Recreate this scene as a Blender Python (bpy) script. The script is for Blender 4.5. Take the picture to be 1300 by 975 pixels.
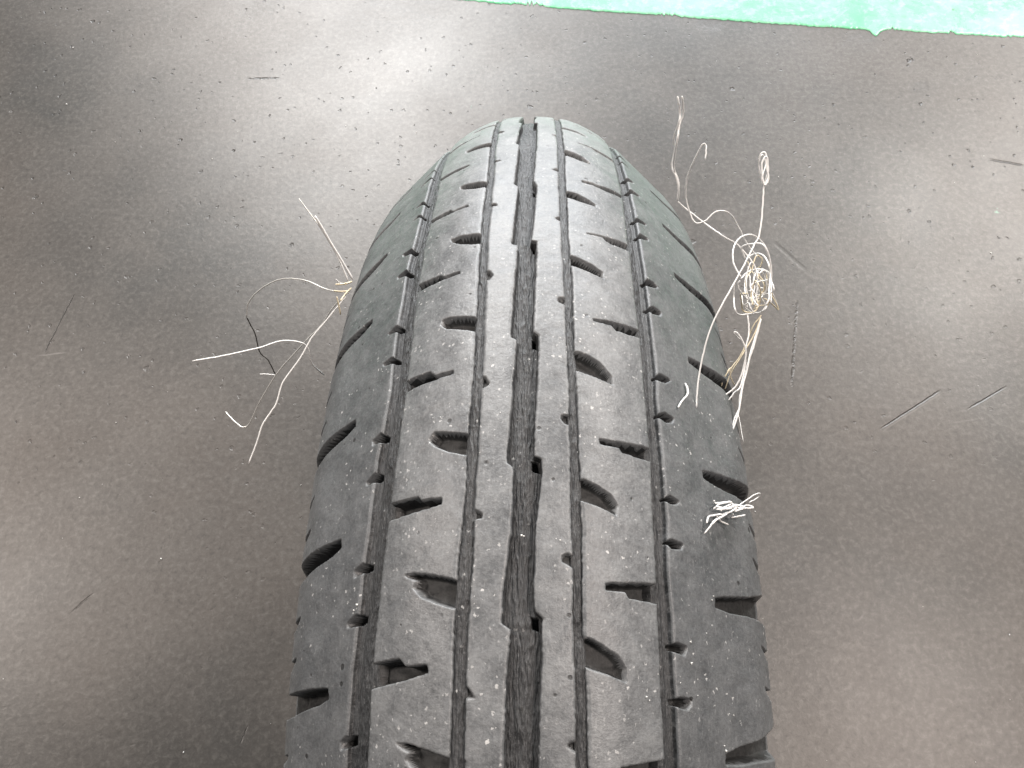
import bpy, math, json, random
import numpy as np

for o in list(bpy.data.objects):
    bpy.data.objects.remove(o, do_unlink=True)
SCN = bpy.context.scene
COL = SCN.collection
random.seed(7)

# ---------------------------------------------------------------- camera
cam = bpy.data.objects.new('camera', bpy.data.cameras.new('camera'))
COL.objects.link(cam)
cam.location = (0.0015, -0.0492, 0.7171)
cam.rotation_euler = tuple(math.radians(a) for a in (25.2825, 1.6023, 0.6921))
cam.data.sensor_width = 36.0
cam.data.lens = 29.08
cam.data.clip_start = 0.01
cam.data.clip_end = 60
SCN.camera = cam

# ---------------------------------------------------------------- light
w = bpy.data.worlds.new('World')
SCN.world = w
w.use_nodes = True
w.node_tree.nodes['Background'].inputs[0].default_value = (0.93, 0.97, 1.0, 1)
w.node_tree.nodes['Background'].inputs[1].default_value = 0.05

def lamp(name, loc, target, sx, sy, watts, col):
    d = bpy.data.lights.new(name, 'AREA')
    d.shape = 'RECTANGLE'; d.size = sx; d.size_y = sy
    d.energy = watts; d.color = col
    o = bpy.data.objects.new(name, d); COL.objects.link(o)
    o.location = loc
    v = np.array(target) - np.array(loc)
    o.rotation_euler = (math.atan2(math.hypot(v[0], v[1]), -v[2]), 0, math.atan2(v[1], v[0]) - math.pi / 2)
    return o

lamp('ceiling_lamp_back', (-0.95, 3.35, 2.8), (-0.1, 0.6, 0), 1.2, 1.4, 155, (1.0, 0.965, 0.93))
lamp('ceiling_lamp_right', (2.45, 2.60, 2.8), (0.2, 0.4, 0), 0.9, 1.2, 118, (1.0, 0.94, 0.88))
lamp('ceiling_lamp_left', (-2.75, 0.80, 2.8), (0, 0.2, 0), 0.6, 0.9, 66, (1.0, 0.89, 0.81))
lamp('ceiling_lamp_front', (1.45, 0.05, 2.8), (0.1, 0.1, 0), 0.7, 0.6, 50, (1.0, 0.87, 0.79))
lamp('added_back_light', (0.3, 4.6, 1.3), (0.0, 0.0, 0.5), 4.0, 2.4, 290, (0.92, 0.965, 1.0))  # unseen area light added behind the tyre to brighten its crown

SCN.view_settings.view_transform = 'Standard'
SCN.view_settings.look = 'None'
SCN.view_settings.exposure = 0.0
SCN.view_settings.gamma = 1.0
SCN.view_settings.use_curve_mapping = False
SCN.render.engine = 'CYCLES'
SCN.cycles.max_bounces = 5
SCN.cycles.diffuse_bounces = 3
SCN.cycles.glossy_bounces = 2

# ---------------------------------------------------------------- measured tables (metres or millimetres on the tyre)
FEAT = json.loads('''{"fam":{"LS":[[[-205.67,-37.04],[-209.99,-30.51],[-202.15,-29.08],[-189.82,-20.83],[-186.2,-20.39],[-193.58,-28.42],[-195.17,-35.42]],[[-146.18,-33.41],[-143.27,-24.96],[-142.93,-24.21],[-142.11,-20.88],[-140.26,-20.29],[-140.64,-24.48],[-143.32,-32.94]],[[-113.25,-33.47],[-111.7,-25.06],[-110.03,-24.03],[-109.82,-18.77],[-108.39,-18.28],[-109.03,-23.73],[-111.06,-33.09]],[[-80.22,-34.05],[-78.64,-25.41],[-77.35,-24.28],[-76.95,-19.05],[-75.56,-18.77],[-75.87,-24.55],[-76.44,-33.09]],[[-43.66,-34.16],[-43.4,-25.56],[-41.68,-24.12],[-41.82,-18.86],[-40.57,-18.28],[-40.1,-24.17],[-39.79,-33.56]],[[-8.85,-35.65],[-8.83,-26.3],[-7.76,-25.34],[-7.57,-19.71],[-5.89,-19.52],[-5.15,-25.66],[-4.09,-35.42]],[[28.97,-37.84],[27.59,-29.19],[29.24,-27.32],[28.84,-21.43],[30.67,-21.03],[32.37,-27.12],[34.8,-37.72]]],"LR":[[[-162.65,-23.33],[-162.42,-21.25],[-159.32,-14.31],[-156.47,-13.56],[-152.74,-13.38],[-156.69,-20.82],[-158.59,-22.65]],[[-124.9,-22.66],[-124.98,-20.91],[-121.35,-12.95],[-117.76,-12.78],[-118.85,-16.74],[-121.2,-20.63],[-123.2,-22.3]],[[-93.98,-23.48],[-93.69,-20.22],[-91.57,-13.21],[-86.43,-12.97],[-87.35,-16.04],[-89.34,-19.91],[-92.07,-22.91]],[[-59.77,-23.18],[-59.64,-20.22],[-57.45,-12.99],[-52.0,-12.69],[-52.51,-14.37],[-55.84,-21.76],[-57.87,-23.59]],[[-25.08,-23.01],[-22.65,-14.23],[-21.59,-13.15],[-17.09,-13.12],[-16.9,-14.28],[-18.77,-18.94],[-20.94,-22.7],[-22.79,-24.41],[-23.82,-23.96]],[[9.42,-28.99],[9.17,-26.01],[10.14,-20.48],[11.8,-14.92],[18.26,-14.68],[18.08,-15.57],[16.64,-19.55],[14.9,-23.9],[12.67,-26.21],[11.16,-25.43],[10.21,-28.21]]],"CL":[[[-185.36,-12.88],[-182.4,-10.49],[-179.55,-10.86],[-179.89,-12.79]],[[-138.94,-11.6],[-137.65,-9.58],[-136.39,-9.25],[-135.82,-11.47]],[[-107.38,-11.94],[-107.01,-9.72],[-105.31,-9.12],[-105.02,-11.84]],[[-76.21,-12.34],[-74.27,-10.09],[-72.42,-9.19],[-70.69,-10.28],[-70.64,-12.1]],[[-39.95,-11.95],[-38.31,-10.07],[-36.09,-8.96],[-35.31,-9.97],[-34.28,-11.73]],[[-5.59,-12.68],[-4.5,-10.7],[-3.05,-9.56],[-1.87,-9.8],[-1.11,-12.52]],[[31.42,-13.22],[32.69,-11.12],[35.48,-10.16],[35.84,-11.17],[36.23,-12.96]]],"CR":[[[-167.8,7.2],[-170.45,9.54],[-166.35,9.6],[-166.94,8.25]],[[-128.63,7.06],[-129.98,8.43],[-129.61,9.51],[-126.66,9.58],[-127.72,7.45]],[[-98.4,7.39],[-100.38,10.24],[-95.44,10.34],[-97.08,8.33]],[[-63.81,7.68],[-64.57,10.25],[-60.21,10.3],[-60.7,9.05],[-62.05,7.65]],[[-27.59,8.0],[-27.93,10.46],[-24.54,10.52],[-24.91,8.96],[-26.28,7.84]],[[6.24,7.78],[5.68,8.84],[6.41,10.69],[10.05,10.88],[9.57,9.57],[7.69,7.5]],[[43.66,8.46],[42.66,10.07],[42.79,11.93],[47.29,11.86],[46.37,9.77],[44.56,8.32]]],"RL":[[[-186.18,11.49],[-189.18,13.21],[-182.15,17.91],[-177.7,20.23],[-175.93,19.79],[-178.77,17.41],[-184.44,12.73]],[[-145.59,11.3],[-148.65,12.83],[-145.29,18.03],[-141.6,20.76],[-140.17,20.21],[-140.15,16.01],[-143.12,11.51]],[[-115.16,11.58],[-114.06,15.22],[-110.6,20.7],[-108.9,20.33],[-109.08,15.02],[-110.72,11.69]],[[-81.92,11.01],[-81.45,12.52],[-79.05,17.45],[-77.05,21.0],[-74.39,21.21],[-74.54,19.38],[-77.3,11.22]],[[-46.69,11.42],[-45.91,14.41],[-44.04,18.16],[-40.43,21.34],[-37.61,21.62],[-38.61,17.91],[-40.6,11.85]],[[-11.64,11.5],[-11.34,13.31],[-9.92,16.71],[-8.42,19.65],[-6.04,21.25],[-3.4,20.8],[-4.68,17.39],[-6.28,13.17],[-6.16,11.37]],[[23.66,11.53],[23.26,13.22],[24.78,16.37],[26.9,19.93],[29.32,21.58],[32.35,21.6],[31.03,17.81],[29.04,12.83],[28.22,11.57]]],"RR":[[[-158.94,16.68],[-160.56,21.43],[-163.27,30.51],[-161.62,30.54],[-158.18,23.97],[-158.71,21.31],[-157.96,16.79]],[[-124.66,16.69],[-125.42,22.46],[-128.51,31.56],[-126.07,31.31],[-123.27,25.48],[-123.3,21.76],[-122.88,16.61]],[[-92.91,16.65],[-94.39,22.08],[-96.99,31.55],[-93.43,31.42],[-91.9,25.15],[-92.08,22.73],[-93.3,21.82],[-92.3,16.62]],[[-57.78,16.82],[-58.52,21.7],[-60.07,31.39],[-57.18,30.89],[-56.14,27.53],[-55.8,23.34],[-57.07,22.33],[-56.89,16.95]],[[-21.96,17.04],[-22.19,22.29],[-23.09,31.36],[-19.21,31.01],[-19.1,26.89],[-19.43,22.79],[-20.41,22.19],[-20.56,17.13]],[[11.82,17.31],[10.64,31.1],[15.61,30.72],[14.83,22.75],[13.53,22.02],[13.5,17.25]],[[48.44,19.53],[47.64,31.19],[53.36,30.88],[50.88,24.5],[50.21,19.47]]],"LN":[[[-192.33,-46.95],[-189.46,-43.09],[-173.48,-38.54],[-166.56,-37.38],[-175.25,-40.26]],[[-165.61,-44.57],[-167.22,-41.6],[-160.32,-38.38],[-152.82,-36.72],[-160.17,-39.89]],[[-136.36,-43.48],[-137.19,-40.6],[-132.52,-37.35],[-129.58,-36.83],[-133.16,-39.39]],[[-125.74,-43.39],[-126.41,-40.67],[-123.13,-37.67],[-119.51,-36.88],[-123.63,-39.66]],[[-105.27,-44.42],[-104.31,-40.3],[-101.72,-37.85],[-99.73,-37.56],[-102.77,-43.43]],[[-93.32,-44.92],[-93.11,-40.73],[-89.61,-37.91],[-88.42,-38.25],[-91.2,-44.0]],[[-66.76,-44.4],[-67.85,-40.21],[-65.03,-37.77],[-64.42,-38.68],[-65.61,-43.78]],[[-55.43,-44.73],[-55.74,-40.64],[-53.28,-37.81],[-52.54,-38.43],[-53.78,-44.2]],[[-29.59,-44.93],[-30.83,-41.86],[-28.9,-38.7],[-27.84,-39.26],[-27.62,-44.62]],[[-17.64,-45.83],[-19.66,-42.43],[-17.71,-39.14],[-16.71,-41.52],[-16.19,-45.61]],[[6.17,-47.02],[4.59,-44.1],[5.13,-40.49],[6.19,-40.36],[7.47,-44.19],[8.33,-46.97]],[[19.04,-48.2],[17.17,-45.33],[17.52,-42.45],[18.48,-40.95],[20.14,-44.24],[20.52,-48.01]],[[46.78,-47.63],[45.11,-45.92],[44.79,-42.72],[45.69,-41.28],[47.34,-43.16],[48.78,-47.43]]],"RN":[[[-174.09,31.96],[-186.61,34.91],[-190.42,35.97],[-178.22,33.6]],[[-167.98,32.74],[-175.62,35.38],[-181.69,40.19],[-178.23,39.3],[-169.96,34.75]],[[-146.81,34.11],[-153.26,36.51],[-154.67,40.19],[-152.43,39.78],[-148.69,36.53]],[[-136.22,34.39],[-141.31,36.76],[-142.79,41.55],[-140.68,40.67],[-137.09,36.53]],[[-115.07,34.84],[-119.04,37.01],[-120.25,41.55],[-118.57,41.03],[-114.76,35.47]],[[-105.06,35.09],[-109.26,37.37],[-110.39,40.99],[-108.76,41.2],[-105.3,36.37]],[[-81.87,35.07],[-85.3,37.65],[-85.73,40.23],[-84.95,41.68],[-83.36,40.93],[-81.47,37.41]],[[-70.62,34.95],[-73.41,38.1],[-73.52,40.59],[-73.2,41.57],[-71.1,40.77],[-69.78,37.41]],[[-45.56,35.06],[-47.94,37.77],[-48.05,40.6],[-47.74,42.02],[-45.36,39.31],[-44.94,36.74]],[[-33.95,35.09],[-35.7,38.12],[-35.35,41.79],[-33.35,40.59],[-32.4,38.18],[-33.17,35.43]],[[-10.36,34.36],[-11.82,37.17],[-11.08,40.59],[-9.86,39.55],[-9.37,37.13]],[[0.35,34.55],[-0.64,36.86],[0.02,40.65],[1.68,39.8],[1.96,36.4]],[[24.27,33.58],[23.51,36.25],[24.19,39.44],[25.14,39.35],[26.51,38.39],[25.56,34.54]],[[35.91,33.7],[35.22,36.48],[35.84,40.07],[37.02,39.97],[38.39,38.61],[37.31,34.13]]],"LB":[[[-142.42,-73.65],[-148.19,-68.97],[-150.57,-60.74],[-154.11,-54.39],[-149.3,-53.25],[-144.94,-59.4],[-140.2,-65.69],[-142.42,-73.93]],[[-112.69,-75.63],[-121.33,-75.07],[-126.2,-74.78],[-119.33,-62.7],[-118.04,-55.16],[-115.21,-54.2],[-114.43,-60.47],[-113.51,-68.18],[-111.6,-75.63]],[[-78.09,-76.49],[-81.87,-76.2],[-80.99,-63.69],[-81.0,-56.04],[-78.28,-54.79],[-76.85,-58.74],[-77.57,-67.64],[-81.87,-76.49],[-72.68,-76.49]],[[-37.54,-77.05],[-38.0,-73.04],[-39.87,-61.47],[-40.73,-54.97],[-38.41,-53.98],[-35.5,-56.75],[-33.78,-63.63],[-32.31,-67.95],[-28.8,-70.43]],[[-0.09,-77.47],[-1.28,-65.97],[-3.57,-58.06],[-3.88,-54.61],[-1.5,-54.49],[2.01,-59.25],[4.55,-64.8],[5.42,-66.9]],[[38.16,-72.26],[35.07,-61.6],[34.39,-55.44],[37.3,-55.07],[40.32,-60.93],[42.69,-64.08]]],"RB":[[[-173.87,50.66],[-189.08,60.49],[-187.29,68.26],[-172.69,71.09],[-175.39,70.53],[-177.7,64.53],[-171.02,55.31]],[[-134.53,51.5],[-140.1,58.19],[-146.53,69.94],[-142.42,74.78],[-139.72,74.78],[-134.91,66.8],[-133.86,58.9],[-132.69,51.62]],[[-100.86,51.8],[-102.03,54.24],[-104.64,64.26],[-109.74,71.79],[-108.9,76.2],[-105.12,76.2],[-97.9,65.29],[-97.93,57.65],[-98.11,51.7]],[[-61.74,51.74],[-63.75,56.41],[-65.21,65.65],[-68.36,77.05],[-59.95,72.37],[-59.53,66.99],[-59.03,56.66],[-59.45,51.89]],[[-22.94,51.2],[-24.01,55.94],[-25.1,65.71],[-27.27,77.62],[-19.1,71.13],[-19.27,65.74],[-19.34,59.33],[-20.09,55.3],[-20.47,50.83]],[[11.9,50.45],[11.38,57.63],[10.03,77.9],[11.65,77.9],[15.14,67.86],[17.36,67.04],[16.15,56.96],[14.97,49.83]],[[48.86,49.64],[48.63,51.26],[48.28,67.43],[54.79,66.82],[52.3,49.34]]]},"edge":{"li_l":[[-187.88,-14.97],[-146.73,-13.71],[-124.51,-13.31],[-112.5,-13.48],[-98.79,-13.87],[-84.82,-13.65],[-64.82,-13.49],[-48.31,-13.45],[-43.36,-13.33],[-31.12,-13.77],[-15.31,-14.2],[-11.41,-14.04],[1.25,-14.82],[7.88,-15.1],[21.33,-15.56],[28.64,-15.54],[35.76,-15.74],[48.2,-15.78]],"li_r":[[-183.96,-12.58],[-145.41,-11.59],[-123.61,-11.22],[-111.71,-11.34],[-98.0,-11.37],[-84.26,-11.48],[-64.39,-11.28],[-47.95,-11.0],[-43.05,-11.01],[-30.82,-11.15],[-15.07,-11.35],[-11.23,-11.59],[1.42,-11.53],[8.01,-11.67],[21.37,-12.21],[28.62,-12.34],[35.68,-12.34],[48.02,-12.28]],"ri_l":[[-179.28,9.4],[-135.92,9.22],[-116.54,9.09],[-86.22,9.23],[-68.58,9.63],[-51.52,9.64],[-37.5,9.93],[-21.04,10.01],[-4.14,9.82],[1.39,9.86],[11.8,10.06],[18.83,9.89],[33.17,10.22],[47.69,10.04]],"ri_r":[[-181.49,11.87],[-136.86,11.7],[-117.17,11.34],[-86.65,11.46],[-68.96,11.98],[-51.78,11.76],[-37.71,11.97],[-21.22,12.28],[-4.28,12.29],[1.27,12.42],[11.73,12.17],[18.78,12.02],[33.16,12.72],[47.74,12.85]],"lo_r":[[-148.13,-33.08],[-125.58,-32.36],[-103.17,-33.35],[-97.61,-33.45],[-77.36,-33.68],[-55.8,-33.38],[-48.48,-33.5],[-33.09,-33.85],[-19.39,-34.48],[-10.57,-35.07],[1.44,-35.92],[4.09,-36.18],[20.97,-37.14],[28.53,-37.49],[46.62,-37.51]],"lo_l":[[-155.09,-40.08],[-126.79,-38.49],[-109.3,-39.12],[-97.41,-40.3],[-74.23,-40.14],[-62.6,-40.53],[-42.95,-40.17],[-32.43,-40.85],[-22.84,-42.4],[-12.05,-42.8],[-3.24,-42.98],[2.93,-43.7],[13.48,-43.87],[31.25,-45.41],[42.29,-45.44]],"ro_l":[[-172.27,30.6],[-151.41,31.16],[-125.01,31.85],[-97.6,30.94],[-95.02,31.28],[-72.51,31.07],[-54.64,31.53],[-47.35,31.37],[-32.21,31.39],[-18.81,31.58],[-13.09,31.08],[1.9,30.94],[15.08,30.76],[28.17,30.66],[36.98,30.45],[47.6,30.74]],"ro_r":[[-159.76,35.28],[-129.11,36.7],[-110.69,36.85],[-100.01,36.73],[-78.09,36.73],[-64.04,36.48],[-49.89,36.69],[-39.41,35.79],[-26.65,35.8],[-14.26,35.76],[-4.83,35.85],[7.09,34.87],[17.54,35.23],[30.81,35.09],[43.18,35.13]],"c_l":[[-201.87,-4.3],[-153.99,-4.78],[-151.9,-3.58],[-118.26,-4.59],[-116.33,-3.3],[-85.32,-4.77],[-84.49,-3.01],[-49.95,-4.35],[-49.12,-2.9],[-44.39,-3.06],[-14.96,-4.61],[-13.78,-3.07],[1.6,-3.4],[3.17,-3.81],[13.96,-4.94],[20.66,-5.25],[21.85,-3.42],[35.32,-4.28],[47.78,-4.64]],"c_r":[[-204.29,2.38],[-158.85,1.12],[-152.5,2.47],[-119.9,1.24],[-116.7,2.45],[-86.7,0.9],[-86.21,2.43],[-51.83,1.42],[-50.56,2.8],[-44.37,2.78],[-16.75,1.74],[-15.92,3.27],[-12.46,3.52],[1.58,2.01],[13.93,1.84],[18.14,1.94],[19.57,3.58],[29.41,3.38],[47.67,2.72]]}}''')
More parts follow.
